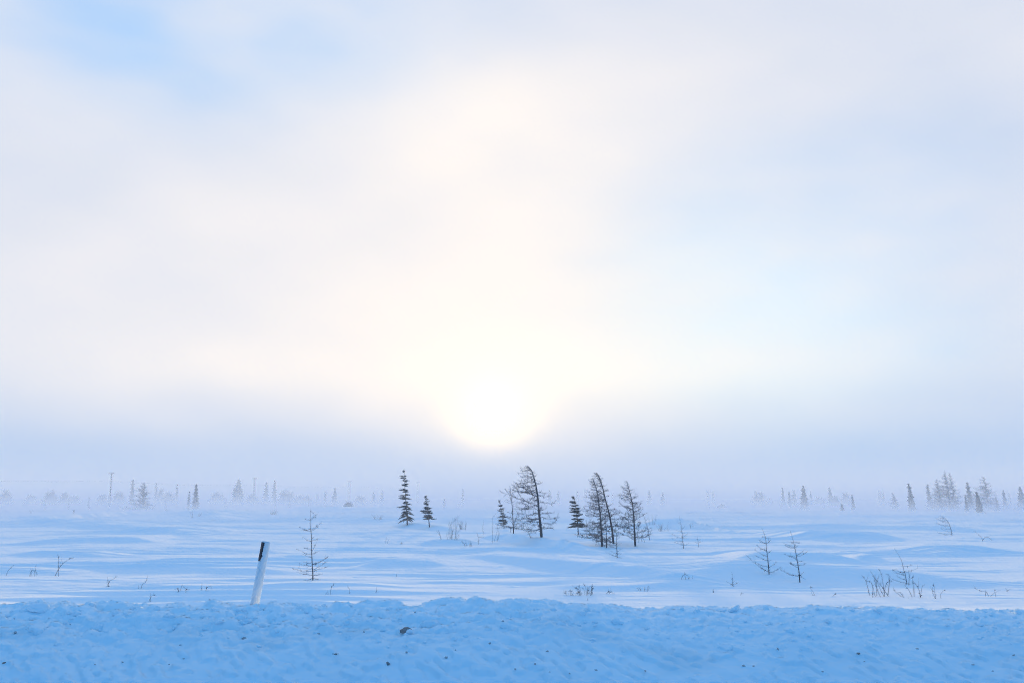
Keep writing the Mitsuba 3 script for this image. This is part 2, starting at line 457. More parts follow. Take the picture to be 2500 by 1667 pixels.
def twiggy(mb, path, r, rng, level=2, density=1.0, up=0.25, sides=4, spur=0.0):
    """a bare branch with side twigs and short spurs"""
    n = len(path)
    mb.tube(path, r * (1 - 0.72 * np.linspace(0, 1, n)), sides)
    L = np.linalg.norm(np.diff(path, axis=0), axis=1).sum()
    if level <= 0:
        return
    m = max(1, int(L * density * rng.uniform(0.8, 1.2)))
    for k in range(m):
        u = rng.uniform(0.18, 0.98)
        p = at_path(path, u)
        ax = at_path(path, min(u + 0.12, 1)) - at_path(path, max(u - 0.12, 0))
        ax /= np.linalg.norm(ax) + 1e-9
        d = ax * 0.7 + rng.normal(size=3) * np.array([0.55, 0.65, 0.5]) + np.array([0, 0, up])
        d /= np.linalg.norm(d)
        l = L * rng.uniform(0.16, 0.42) * (1.15 - 0.6 * u)
        q = np.array([p, p + d * l * 0.5, p + d * l + np.array([0, 0, 0.10 * l])])
        twiggy(mb, q, max(r * 0.62, 0.0032), rng, level - 1, density * 1.5, up, 3, spur)
    if spur:
        for _ in range(int(L * spur)):
            p = at_path(path, rng.uniform(0.1, 1))
            mb.spike(p, rng.normal(size=3) * 0.022, 0.010)


def larch(key, o, path, rng, n=44, left=0.9, right=0.35, depth=0.55, base=0.10, r=0.007, trunk_r=0.0325, density=7.0, power=0.65, split=True, up=0.15, spur=26, rise=0.10, level=2, bare_right=0.0):
    """a leafless larch, branches longer on the lee side (-x)"""
    part(key, 'trunk', shift(trunk_mesh(path, trunk_r, 0.14, 7, rng), o), 'mat_bark', 40)
    crown = MB()
    for i in range(n):
        u = base + (0.98 - base) * (i + rng.uniform(0, 0.9)) / n
        az = rng.uniform(0, 6.283)
        if math.cos(az) > 0.2 and rng.random() < bare_right * u:
            az = math.pi - az
        c, s_ = math.cos(az), math.sin(az)
        reach = abs(c) ** 1.3 * (left if c < 0 else right) + abs(s_) * depth * 0.8
        L = reach * ((1 - u) ** power * 1.08 + 0.035) * rng.uniform(0.55, 1.15)
        a = at_path(path, u)
        t = np.linspace(0, 1, 6)
        wig = np.cumsum(rng.normal(size=(6, 3)), axis=0) * 0.06 * L
        wig[0] = 0
        cx = c - 0.25 * u
        out = np.stack([cx * t * L, s_ * t * L, L * (rise * t - 0.18 * t * (1 - u) + 0.16 * t ** 2.2)], -1) + wig
        mb = MB() if split else crown
        twiggy(mb, a + out, r * (0.5 + 0.6 * (1 - u)), rng, level, density * (1.25 - 0.75 * u), up, 4, spur * (1.2 - 0.8 * u))
        if split:
            part(key, 'branch', shift(mb.mesh(), o), 'mat_twig')
    if not split:
        part(key, 'crown', shift(crown.mesh(), o), 'mat_twig')


def px_path(pts, Y, n=14, o=None):
    """points seen in the photograph, put on the upright plane at distance Y, relative to the foot o"""
    p = np.array([on_plane(px, py, Y) for px, py in pts])
    p = smooth_path(p, n)
    return p - (p[0] if o is None else np.asarray(o))


def rooted(pts, n=14, rng=None, wob=0.0):
    o = hit(*pts[0])
    p = px_path(pts, o[1], n)
    if rng is not None and wob:
        w = np.cumsum(rng.normal(size=(n, 1)), axis=0) * wob
        p[:, 1:2] += w - w[0]
    return o, p


def far_spot(px, top, D):
    """foot and height of something at distance D whose tip is seen at (px, top)"""
    tip = on_plane(px, top, D)
    zg = float(field(tip[0], D))
    return np.array([tip[0], D, zg]), max(tip[2] - zg, 0.3)


M_PER_PX = 1.0 / FPX

# ------------------------------------------------------------------ the near trees
GR_NEAR = 'small trees standing in the middle of the snow field'
rng = np.random.default_rng(101)
k = thing('spruce_tree', 'tall narrow dark spruce with drooping boughs left of the sun, beside a shorter spruce', 'tree', GR_NEAR)
o, p = rooted([(995, 1281), (992, 1240), (989, 1195), (986, 1145)], 14)
spruce(k, o, p, 27 * o[1] * M_PER_PX, rng, layers=21, per=5, bare=0.10, r0=0.046, droop=0.62, power=0.72, flag=0.15, spikes=20, seg=7)
rng = np.random.default_rng(102)
k = thing('spruce_tree', 'short spruce on a bare thin stem just right of the tall narrow spruce', 'tree', GR_NEAR)
o, p = rooted([(1049, 1287), (1045, 1255), (1039, 1210)], 12)
spruce(k, o, p, 19 * o[1] * M_PER_PX, rng, layers=15, per=5, bare=0.33, r0=0.042, droop=0.30, power=0.6, flag=0.10)
rng = np.random.default_rng(103)
k = thing('spruce_tree', 'small dark spruce leaning left, leftmost of the central clump of trees', 'tree', GR_NEAR)
o, p = rooted([(1231, 1289), (1227, 1258), (1219, 1222)], 12)
spruce(k, o, p, 14 * o[1] * M_PER_PX, rng, layers=14, per=5, bare=0.16, r0=0.036, droop=0.3, power=0.5, flag=0.10)
rng = np.random.default_rng(104)
k = thing('spruce_tree', 'dense dark little spruce left of the twin leaning larches', 'tree', GR_NEAR)
o, p = rooted([(1412, 1305), (1409, 1262), (1400, 1211)], 12)
spruce(k, o, p, 25 * o[1] * M_PER_PX, rng, layers=15, per=5, bare=0.24, r0=0.042, droop=0.30, power=0.62, flag=0.2)

rng = np.random.default_rng(111)
k = thing('larch_tree', 'bare larch with its bent tip swept left by the wind, right of the sun', 'tree', GR_NEAR)
o, p = rooted([(1323, 1311), (1316, 1253), (1312, 1207), (1306, 1175), (1299, 1151), (1288, 1137)], 18)
mx = o[1] * M_PER_PX
larch(k, o, p, rng, n=100, left=74 * mx, right=36 * mx, depth=46 * mx, base=0.05, r=0.011, trunk_r=0.062, power=0.8, density=7.5, rise=0.02, bare_right=0.9, spur=30)
rng = np.random.default_rng(112)
k = thing('larch_tree', 'thin pale bare larch between the small leaning spruce and the bent larch', 'tree', GR_NEAR)
o, p = rooted([(1254, 1302), (1252, 1262), (1249, 1218), (1245, 1187)], 14)
mx = o[1] * M_PER_PX
larch(k, o, p, rng, n=46, left=25 * mx, right=24 * mx, depth=24 * mx, base=0.08, r=0.007, trunk_r=0.032, power=0.6, density=3.0, rise=0.25, spur=18)
rng = np.random.default_rng(113)
k = thing('larch_tree', 'bare larch leaning left, left trunk of the dense twin larches right of the sun', 'tree', GR_NEAR)
o, p = rooted([(1470, 1334), (1466, 1267), (1459, 1207), (1447, 1166)], 16)
mx = o[1] * M_PER_PX
larch(k, o, p, rng, n=150, left=52 * mx, right=32 * mx, depth=40 * mx, base=0.06, r=0.009, trunk_r=0.05, power=0.85, density=7.5, rise=0.05, spur=26)
rng = np.random.default_rng(114)
k = thing('larch_tree', 'tallest larch of the dense twin pair, its long bare trunk leaning left', 'tree', GR_NEAR)
o, p = rooted([(1499, 1327), (1490, 1267), (1479, 1223), (1470, 1185), (1463, 1165), (1456, 1153)], 16)
mx = o[1] * M_PER_PX
larch(k, o, p, rng, n=120, left=34 * mx, right=20 * mx, depth=30 * mx, base=0.07, r=0.009, trunk_r=0.048, power=0.6, density=7.5, rise=0.04, bare_right=0.5, spur=26)
rng = np.random.default_rng(115)
k = thing('larch_tree', 'short bare larch stem half hidden between the twin larch trunks', 'tree', GR_NEAR)
o, p = rooted([(1481, 1337), (1480, 1300), (1477, 1250)], 12)
mx = o[1] * M_PER_PX
larch(k, o, p, rng, n=30, left=26 * mx, right=24 * mx, depth=26 * mx, base=0.10, r=0.009, trunk_r=0.032, power=0.6, density=3.6, spur=20)
rng = np.random.default_rng(116)
k = thing('larch_tree', 'bare larch with upswept branches, right of the dense twin larches', 'tree', GR_NEAR)
o, p = rooted([(1551, 1333), (1547, 1258), (1541, 1216), (1530, 1173)], 16)
mx = o[1] * M_PER_PX
larch(k, o, p, rng, n=110, left=42 * mx, right=36 * mx, depth=38 * mx, base=0.05, r=0.009, trunk_r=0.044, power=0.7, density=6.6, rise=0.22, spur=24)

# saplings: few branches, each one seen
GR_SAP = 'bare larch saplings scattered over the snow'


def sapling(label, pts, branches, seed, tr=0.022, br=0.007, density=5.0, level=1, group=GR_SAP, extra=0, fine=0.62):
    """branches: (fraction of the trunk, dx, dz) in photograph pixels, upward and right positive"""
    rng = np.random.default_rng(seed)
    k = thing('larch_sapling', label, 'sapling', group)
    o, p = rooted(pts, 14)
    mx = o[1] * M_PER_PX
    part(k, 'trunk', shift(trunk_mesh(p, tr * fine, 0.16, 6, rng), o), 'mat_bark', 40)
    bs = list(branches)
    for _ in range(extra):
        u = rng.uniform(0.05, 0.9)
        bs.append((u, rng.choice([-1, 1]) * rng.uniform(4, 12) * (1.1 - u), rng.uniform(-1, 6)))
    for u, dx, dz in bs:
        a = at_path(p, u)
        t = np.linspace(0, 1, 6)
        bend = rng.uniform(0.10, 0.30) * abs(dx)
        wig = np.cumsum(rng.normal(size=(6, 3)), axis=0) * 0.025 * abs(dx) * mx
        wig[0] = 0
        path = a + np.stack([dx * t, rng.uniform(-0.7, 0.7) * abs(dx) * t, dz * t - bend * t * (1 - t) * 1.6], -1) * mx + wig
        mb = MB()
        twiggy(mb, path, br * fine * (0.65 + 0.45 * (1 - u)), rng, level, density, 0.25, 4, 12)
        part(k, 'branch', shift(mb.mesh(), o), 'mat_twig')


sapling('slender leafless larch sapling standing alone right of the white marker post',
        [(764, 1416), (763, 1390), (761, 1352), (760, 1305), (757, 1278), (758, 1240)],
        [(.05, -24, -6), (.05, 22, -8), (.10, -34, 10), (.10, 24, 4), (.17, -50, 2), (.17, 38, 12), (.19, 34, 20), (.22, -20, -4), (.24, -32, 8), (.27, 30, 15), (.27, 42, 26), (.30, -26, 2), (.36, -18, 4),
         (.40, -36, 14), (.40, 18, 9), (.42, 10, 24), (.44, -22, 4), (.53, 18, 5), (.52, -22, 12), (.55, 6, 6), (.66, -30, 8), (.68, 26, 18), (.66, 20, 12), (.70, -24, -4), (.86, 18, 16), (.84, 14, 9), (.84, -14, 5), (.97, 8, -6)], 201, 0.026, 0.008, 6.0, 1)
sapling('left one of two thin saplings on the right side of the snow field',
        [(1878, 1402), (1875, 1370), (1871, 1336), (1869, 1313), (1860, 1289)],
        [(.04, -30, 24), (.04, -44, 33), (.03, 32, 10), (.14, -24, 10), (.14, 25, 12), (.26, -28, 14), (.26, 10, 2), (.33, -30, 18), (.40, 15, 6), (.42, -28, 18), (.44, -18, 5), (.58, -22, 12), (.60, -14, 5), (.58, 12, 11), (.75, 14, 1), (.76, -12, 1)], 202, 0.022, 0.008, 5.0, 1)
sapling('right one of two thin saplings on the right side of the snow field',
        [(1953, 1421), (1950, 1390), (1946, 1367), (1941, 1339), (1937, 1321), (1929, 1295)],
        [(.10, -38, 10), (.11, -28, 4), (.12, 17, -12), (.10, 8, 8), (.24, -26, 10), (.28, 18, 6), (.30, -24, 6), (.36, 20, 5), (.40, -14, 10), (.42, -22, 10), (.46, 26, 10), (.48, 22, 18), (.46, -30, 9), (.62, -26, 15), (.60, -20, 6), (.64, 10, 5), (.64, 6, 13), (.78, -16, 1), (.78, 18, 0)], 203, 0.022, 0.008, 5.0, 1)
sapling('small leaning sapling rising out of a tangle of bare stems on the right',
        [(2214, 1426), (2210, 1402), (2206, 1390), (2200, 1366), (2183, 1338)],
        [(.02, -36, 8), (.03, 9, -3), (.20, -38, 18), (.34, -20, 4), (.36, -24, 7), (.40, 30, 8), (.38, -12, -3), (.60, 18, 4), (.10, -24, 10), (.62, -5, -2)], 204, 0.016, 0.006, 5.0, 1)
sapling('small bare sapling in front of the dense twin larches, rightmost at their foot',
        [(1507, 1361), (1505, 1323), (1503, 1283), (1499, 1258)],
        [(.03, -28, 14), (.03, 12, -4), (.08, -18, 6), (.12, 14, 8), (.2, -16, 10), (.25, 12, 9), (.3, -12, 8), (.38, 10, 8), (.45, -10, 8), (.5, 8, 8), (.6, -8, 8), (.7, 7, 8), (.8, -6, 7)], 205, 0.02, 0.007, 4.0, 1, extra=8)
sapling('thin sapling leaning left behind the larch with upswept branches',
        [(1586, 1318), (1582, 1292), (1577, 1274), (1570, 1256), (1563, 1242)],
        [(.2, 14, 6), (.3, -9, 5), (.45, -8, 5), (.55, 8, 6), (.7, -6, 5)], 206, 0.022, 0.007, 4.0, 1, extra=10)
sapling('faint slender sapling alone right of the central clump of trees',
        [(1669, 1339), (1666, 1310), (1663, 1282), (1658, 1260)],
        [(.08, -26, 8), (.1, 14, 5), (.2, -24, 8), (.3, -30, 12), (.32, 16, 10), (.45, -18, 8), (.55, 10, 8), (.7, -9, 8)], 207, 0.02, 0.007, 4.0, 1, extra=8)
sapling('tiny bare sapling right of the faint slender sapling beyond the clump',
        [(1705, 1335), (1704, 1320), (1703, 1306)], [(.3, -10, 5), (.35, 10, 4), (.6, -6, 4), (.5, 7, 4)], 208, 0.014, 0.006, 3.0, 1)
sapling('windswept bent sapling with its branches all streaming left, far right of the field',
        [(2325, 1306), (2319, 1283), (2312, 1270), (2300, 1258)],
        [(.05, -30, 5), (.12, -27, 8), (.2, -30, 8), (.3, -27, 8), (.38, -28, 7), (.45, -26, 7), (.52, -24, 6), (.6, -26, 6), (.68, -20, 4), (.76, -18, 4), (.85, -12, 3), (.92, -10, 3), (.0, -22, 2)], 209, 0.03, 0.010, 2.5, 1)
sapling('tiny sapling stub with two bare twigs at the right, left of the paired saplings',
        [(1790, 1431), (1788, 1414), (1787, 1396)], [(.1, -14, 10), (.15, 12, 6), (.25, 6, 5), (.5, -4, 5)], 210, 0.012, 0.005, 3.0, 1)

# ------------------------------------------------------------------ bushes of bare stems, and single twigs
GR_TWIG = 'bare twigs poking out of the snow'
GR_BUSH = 'leafless bushes in the snow'


def stems(kind, label, cat, polys, seed, r=0.006, group=GR_TWIG, density=5.0, level=1, spread=0.25, mat='mat_twig'):
    """one plant of drawn stems: polys are polylines seen in the photograph; the first point of the first is its foot"""
    rng = np.random.default_rng(seed)
    k = thing(kind, label, cat, group)
    o = hit(*polys[0][0])
    whole = MB()
    for i, poly in enumerate(polys):
        Y = o[1] + (rng.uniform(-spread, spread) if i else 0)
        pth = np.array([on_plane(px, py, Y) for px, py in poly])
        zg = ground(pth[0, 0], Y)
        if abs(pth[0, 2] - zg) < 0.25:
            pth[0, 2] = zg - 0.03
        pth[1:, 1] += np.cumsum(rng.normal(size=len(pth) - 1)) * 0.03
        pth = smooth_path(pth, 4 * len(poly))
        mb = MB() if len(polys) > 1 else whole
        twiggy(mb, pth, 0.72 * r * rng.uniform(0.85, 1.15), rng, level, density, 0.3, 5, 8)
        if len(polys) > 1:
            part(k, 'stem', mb.mesh(), mat)
    if len(polys) == 1:
        put(k, whole.mesh(), mat)
    return k


def auto_stems(x0, x1, base, top, n, rng, lean=0.0):
    out = []
    for _ in range(n):
        x = rng.uniform(x0, x1)
        y = base + rng.uniform(-2, 2)
        h = (base - top) * rng.uniform(0.45, 1.0)
        fan = (x - (x0 + x1) / 2) * 0.7 + rng.normal() * 0.12 * h + lean * h
        out.append([(x, y), (x + fan * 0.35, y - h * 0.5), (x + fan, y - h)])
    return out


stems('willow_bush', 'tangled bare bush left of the leaning sapling, in front on the right', 'bush',
      [[(2171, 1455), (2153, 1431), (2138, 1416), (2126, 1403)], [(2123, 1444), (2111, 1418), (2099, 1401)], [(2140, 1444), (2140, 1426), (2138, 1416), (2128, 1404)], [(2166, 1440), (2169, 1418), (2168, 1406), (2164, 1401)],
       [(2158, 1428), (2153, 1404), (2147, 1389)], [(2136, 1433), (2127, 1422), (2115, 1418)], [(2150, 1446), (2141, 1428), (2137, 1408), (2131, 1398)], [(2160, 1448), (2148, 1436), (2144, 1420), (2146, 1404)], [(2130, 1441), (2128, 1424)], [(2156, 1440), (2162, 1424), (2172, 1416)]], 301, 0.0075, GR_BUSH, 4.0)
stems('willow_bush', 'bare bush with two bowed stems right of the leaning sapling, in front on the right', 'bush',
      [[(2247, 1457), (2243, 1438), (2227, 1415), (2223, 1406)], [(2232, 1459), (2232, 1434), (2228, 1416)], [(2228, 1456), (2218, 1438), (2208, 1428)], [(2205, 1452), (2186, 1444), (2179, 1433)], [(2221, 1462), (2216, 1456)], [(2219, 1428), (2219, 1408), (2216, 1390)],
       [(2246, 1446), (2252, 1436), (2257, 1428)], [(2225, 1412), (2231, 1404)], [(2208, 1452), (2200, 1446), (2192, 1446)]], 302, 0.0075, GR_BUSH, 4.0)
rng = np.random.default_rng(7)
stems('willow_bush', 'upright many stemmed bare bush left of the central clump of trees', 'bush',
      [[(1103, 1317), (1101, 1284), (1104, 1272)], [(1101, 1317), (1098, 1298), (1096, 1280), (1099, 1270)], [(1112, 1316), (1112, 1298), (1111, 1276), (1113, 1262)], [(1113, 1310), (1118, 1300), (1123, 1291)], [(1093, 1312), (1089, 1297)], [(1115, 1314), (1121, 1304)], [(1100, 1318), (1105, 1300), (1108, 1278), (1109, 1260)],
       [(1106, 1316), (1104, 1296), (1097, 1272)], [(1097, 1317), (1095, 1300), (1094, 1290)], [(1110, 1317), (1116, 1282), (1117, 1262)]], 303, 0.010, GR_BUSH, 3.5)
stems('willow_bush', 'low bare bush leaning left, beside the upright many stemmed bush', 'bush',
      [[(1078, 1315), (1071, 1301), (1064, 1295)], [(1077, 1312), (1073, 1300), (1070, 1294)], [(1074, 1318), (1080, 1315), (1088, 1317)]], 304, 0.010, GR_BUSH, 4)
rng = np.random.default_rng(8)
stems('willow_bush', 'dim bare bush just behind and right of the upright many stemmed bush', 'bush', auto_stems(1122, 1137, 1290, 1268, 12, rng), 305, 0.012, GR_BUSH, 3)
stems('bare_twig', 'tall thin bare stem with a bent tip, left of the small leaning spruce', 'twig', [[(1202, 1325), (1202, 1300), (1203, 1278), (1203, 1264), (1208, 1257)]], 306, 0.009, GR_TWIG, 1)
stems('willow_bush', 'leaning bare stems crossing each other below the small leaning spruce', 'bush',
      [[(1206, 1321), (1212, 1303), (1215, 1290), (1216, 1279), (1219, 1272)], [(1212, 1326), (1216, 1308), (1218, 1298)], [(1214, 1324), (1219, 1305), (1216, 1293)], [(1194, 1336), (1197, 1326), (1199, 1320)], [(1218, 1332), (1224, 1326)]], 307, 0.010, GR_BUSH, 1.2)
stems('willow_bush', 'broken bare stem with a level side arm, left of the crossing stems', 'bush',
      [[(1168, 1328), (1168, 1320), (1167, 1310)], [(1167, 1310), (1174, 1310), (1182, 1310)], [(1165, 1336), (1167, 1328)], [(1166, 1309), (1164, 1298)]], 308, 0.012, GR_BUSH, 0.8, spread=0.02)
stems('bare_twig', 'single straight bare stem sticking up left of the central clump', 'twig', [[(1180, 1304), (1179, 1288), (1181, 1269)]], 309, 0.009, GR_TWIG, 0.5)
rng = np.random.default_rng(9)
stems('willow_bush', 'very low bare shrub in front of the broken stem, left of the central clump', 'bush', auto_stems(1136, 1152, 1334, 1316, 8, rng, -0.4), 310, 0.008, GR_BUSH, 3)
stems('willow_bush', 'low shrub of fine stems between the twin larches and the upswept larch', 'bush', auto_stems(1508, 1540, 1288, 1258, 26, rng), 311, 0.010, GR_BUSH, 3)
stems('willow_bush', 'small bare shrub on the hummock right of the upswept larch, left of the faint sapling', 'bush', auto_stems(1604, 1632, 1296, 1274, 14, rng), 312, 0.010, GR_BUSH, 3)
stems('willow_bush', 'few thin stems standing on the skyline of the hummock behind the leaning thin sapling', 'bush', auto_stems(1584, 1604, 1280, 1252, 6, rng), 313, 0.011, GR_BUSH, 2)
stems('willow_bush', 'low bare scrub on the crest of the hummock above the tiny sapling', 'bush', auto_stems(1684, 1692, 1288, 1272, 4, rng), 314, 0.009, GR_BUSH, 2)
stems('bare_twig', 'forked bare twig, the largest at the left edge of the field', 'twig', [[(133, 1406), (145, 1383), (162, 1367), (176, 1361)], [(145, 1383), (142, 1366), (140, 1353)]], 320, 0.009, GR_TWIG, 1.5, spread=0.0)
stems('bare_twig', 'single slanting twig at the far left edge of the field', 'twig', [[(14, 1404), (22, 1391), (35, 1378)]], 321, 0.007, GR_TWIG, 1.5)
stems('bare_twig', 'crooked little twig between the slanting twig and the large forked twig', 'twig', [[(72, 1406), (76, 1393), (85, 1396), (88, 1406)], [(85, 1396), (86, 1381)], [(76, 1393), (80, 1385)]], 322, 0.007, GR_TWIG, 4, spread=0.0)
stems('bare_twig', 'small forked twig left of the marker post, below the large forked one', 'twig', [[(262, 1432), (266, 1419), (274, 1413), (282, 1406)], [(266, 1419), (262, 1406)], [(256, 1430), (262, 1428)]], 323, 0.006, GR_TWIG, 3, spread=0.0)
stems('bare_twig', 'slim curved twig left of the low arched scrub', 'twig', [[(343, 1437), (350, 1425), (354, 1420), (358, 1407)], [(339, 1437), (338, 1428)]], 324, 0.007, GR_TWIG, 2, spread=0.02)
stems('bare_twig', 'low arched scrub of dark twigs left of the marker post', 'twig', [[(437, 1443), (436, 1436), (426, 1438)], [(437, 1436), (432, 1433)], [(440, 1434), (444, 1428), (450, 1434), (458, 1439)], [(450, 1434), (457, 1432)], [(448, 1441), (457, 1444)]], 325, 0.006, GR_TWIG, 3, spread=0.05)
stems('bare_twig', 'pair of short twigs nearest the marker post on its left', 'twig', [[(492, 1440), (492, 1424)], [(502, 1438), (508, 1433), (518, 1430), (519, 1435)]], 326, 0.006, GR_TWIG, 1, spread=0.05)
stems('bare_twig', 'small branching twig on top of the snow bank, left', 'twig', [[(362, 1469), (369, 1456), (377, 1451)], [(369, 1456), (366, 1448)]], 327, 0.005, GR_TWIG, 4, spread=0.0)
stems('bare_twig', 'curved twig below and right of the lone sapling', 'twig', [[(806, 1451), (808, 1436), (813, 1428), (819, 1421)], [(795, 1452), (797, 1444)], [(801, 1450), (801, 1442)]], 328, 0.006, GR_TWIG, 1, spread=0.02)
stems('bare_twig', 'thin drooping twig right of the curved twig below the lone sapling', 'twig', [[(854, 1449), (852, 1437), (847, 1426)]], 329, 0.005, GR_TWIG, 1)
stems('bare_twig', 'short straight twig stub in a blue hollow below the tall narrow spruce', 'twig', [[(918, 1447), (918, 1433)]], 330, 0.006, GR_TWIG, 1)
stems('bare_twig', 'faint upright twig on the drift below the tall narrow spruce', 'twig', [[(941, 1325), (942, 1318), (943, 1311)], [(946, 1324), (948, 1316)]], 331, 0.009, GR_TWIG, 1)
stems('bare_twig', 'tiny twig stub on the smooth drift below the short spruce', 'twig', [[(967, 1408), (968, 1400)]], 332, 0.007, GR_TWIG, 2)
stems('bare_twig', 'tiny knot of twigs right of the faint upright twig', 'twig', [[(979, 1328), (981, 1321)], [(977, 1327), (983, 1324)]], 333, 0.009, GR_TWIG, 2)
stems('bare_twig', 'arched twig half buried in front of the blue hollow, right of centre', 'twig', [[(1663, 1416), (1666, 1407), (1671, 1402), (1678, 1404), (1684, 1411)], [(1674, 1402), (1669, 1395)], [(1690, 1414), (1691, 1405)]], 334, 0.007, GR_TWIG, 1, spread=0.02)
stems('bare_twig', 'low bowed twig lying right of the ground scrub at the centre', 'twig', [[(1477, 1449), (1483, 1445), (1489, 1444), (1497, 1447), (1505, 1451)], [(1489, 1444), (1486, 1438)]], 335, 0.006, GR_TWIG, 1, spread=0.02)
rng = np.random.default_rng(12)
stems('willow_bush', 'low brown ground scrub in the snow below the twin larches', 'bush', auto_stems(1381, 1415, 1450, 1438, 10, rng, 0.5) + auto_stems(1412, 1450, 1444, 1424, 18, rng, -0.5), 336, 0.005, GR_BUSH, 5)
stems('bare_twig', 'short leaning stick just above the bank below the ground scrub', 'twig', [[(1433, 1465), (1435, 1460), (1438, 1456)]], 337, 0.006, GR_TWIG, 1)
stems('willow_bush', 'sparse low scrub right of the bowed twig at the centre', 'bush', [[(1560, 1441), (1557, 1436), (1553, 1435)]] + auto_stems(1564, 1586, 1441, 1430, 9, rng, 0.2), 338, 0.005, GR_BUSH, 4)
stems('bare_twig', 'little upright twig between the sparse scrub and the tiny sapling stub', 'twig', [[(1743, 1446), (1742, 1440), (1744, 1434)], [(1742, 1440), (1739, 1437)]], 339, 0.005, GR_TWIG, 2, spread=0.0)
stems('bare_twig', 'left one of two thin crooked twigs right of the tangled bushes', 'twig', [[(2285, 1461), (2280, 1450), (2280, 1440), (2284, 1425)], [(2282, 1432), (2279, 1424)]], 340, 0.006, GR_TWIG, 2, spread=0.0)
stems('bare_twig', 'right one of two thin crooked twigs right of the tangled bushes', 'twig', [[(2298, 1460), (2299, 1450), (2307, 1439)]], 341, 0.006, GR_TWIG, 2)
stems('bare_twig', 'long low branch lying on the snow at the lower right', 'twig', [[(2415, 1455), (2408, 1444), (2396, 1442), (2378, 1434)], [(2415, 1454), (2424, 1449), (2442, 1439)], [(2404, 1444), (2405, 1438)], [(2430, 1446), (2428, 1439)]], 342, 0.006, GR_TWIG, 2, spread=0.05)
stems('bare_twig', 'small side twig right of the long low branch at the lower right', 'twig', [[(2455, 1444), (2462, 1440), (2472, 1438)], [(2460, 1441), (2458, 1435)]], 343, 0.005, GR_TWIG, 2, spread=0.02)
stems('bare_twig', 'thin twig lying toward the left below the paired saplings', 'twig', [[(1990, 1453), (1984, 1444), (1976, 1432)], [(1985, 1446), (1979, 1443)]], 344, 0.005, GR_TWIG, 2, spread=0.02)
stems('bare_twig', 'small twig fragment left of the tangled bushes, close to the bank', 'twig', [[(2030, 1456), (2036, 1452), (2042, 1448)]], 345, 0.005, GR_TWIG, 2)
stems('bare_twig', 'small twig fragment below the tiny sapling stub, close to the bank', 'twig', [[(1806, 1453), (1811, 1449), (1816, 1446)]], 346, 0.005, GR_TWIG, 2)
stems('bare_twig', 'fallen grey branch lying on the snow right of the windswept bent sapling', 'twig', [[(2400, 1320), (2394, 1310), (2386, 1302), (2378, 1296)], [(2396, 1311), (2408, 1310), (2423, 1319)]], 347, 0.012, GR_TWIG, 1.2, spread=0.05)
stems('bare_twig', 'faint dry stalk with a bushy head standing on the far left crest', 'twig', [[(181, 1262), (180, 1252), (178, 1244)], [(181, 1250), (177, 1243)], [(180, 1249), (183, 1244)]], 348, 0.03, GR_TWIG, 1, spread=0.0)
rng = np.random.default_rng(13)
stems('willow_bush', 'faint low scrub on the drift left of the tall narrow spruce', 'bush', auto_stems(914, 932, 1266, 1254, 10, rng, -0.3), 349, 0.016, GR_BUSH, 2)
stems('willow_bush', 'two wisps of scrub below the small layered spruce at the left', 'bush', auto_stems(466, 472, 1264, 1246, 4, rng) + auto_stems(483, 490, 1262, 1252, 4, rng), 350, 0.02, GR_BUSH, 2)
stems('bare_twig', 'faint twigs on the far crest at the left edge, left of the dry stalk', 'twig', auto_stems(72, 78, 1254, 1242, 3, rng), 351, 0.022, GR_TWIG, 1)
stems('willow_bush', 'dark low scrub behind the snow hummock left of the lone sapling tip', 'bush', auto_stems(656, 674, 1254, 1244, 12, rng, 0.3), 352, 0.02, GR_BUSH, 2)

# ------------------------------------------------------------------ the trees dim in the blowing snow
ICO = trimesh.creation.icosphere(subdivisions=2)
ICO_V, ICO_F = np.array(ICO.vertices), np.array(ICO.faces)
GR_FAR = 'distant trees fading into the blowing snow'
GR_FB = 'distant bushes fading into the blowing snow'


def far_tree(kind, px, top, D, wpx, lean, label, seed):
    """kind: s spruce, l larch, p sapling; wpx: full width of the crown in photograph pixels; lean: sideways drift of the tip in pixels"""
    rng = np.random.default_rng(seed)
    o, H = far_spot(px, top, D)
    m = D * M_PER_PX
    foot = o - np.array([lean * m, 0, 0])
    foot[2] = float(field(foot[0], D))
    H = o[2] + H - foot[2]
    zz = np.linspace(0, 1, 10)
    path = np.stack([lean * m * zz ** 1.4, 0 * zz, H * zz], -1)
    W = wpx * m * 0.5
    if kind == 's':
        k = thing('spruce_tree', label, 'tree', GR_FAR)
        n = int(np.clip(H / 0.33, 9, 22))
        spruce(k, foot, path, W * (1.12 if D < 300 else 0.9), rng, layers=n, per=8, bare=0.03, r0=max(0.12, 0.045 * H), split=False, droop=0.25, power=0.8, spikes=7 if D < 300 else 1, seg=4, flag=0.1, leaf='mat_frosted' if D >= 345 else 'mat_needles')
    elif kind == 'l':
        k = thing('larch_tree', label, 'tree', GR_FAR)
        larch(k, foot, path, rng, n=110, left=W * 1.5, right=W * 1.05, depth=W * 1.1, base=0.03, r=0.075, trunk_r=0.012 * H + 0.05, density=2.6, power=0.75, split=False, spur=3, rise=0.15, level=1)
    else:
        k = thing('larch_sapling', label, 'sapling', GR_FAR)
        larch(k, foot, path, rng, n=16, left=W, right=W, depth=W, base=0.1, r=0.022, trunk_r=0.03 + 0.006 * H, density=1.5, power=0.6, split=False, spur=1, level=1)


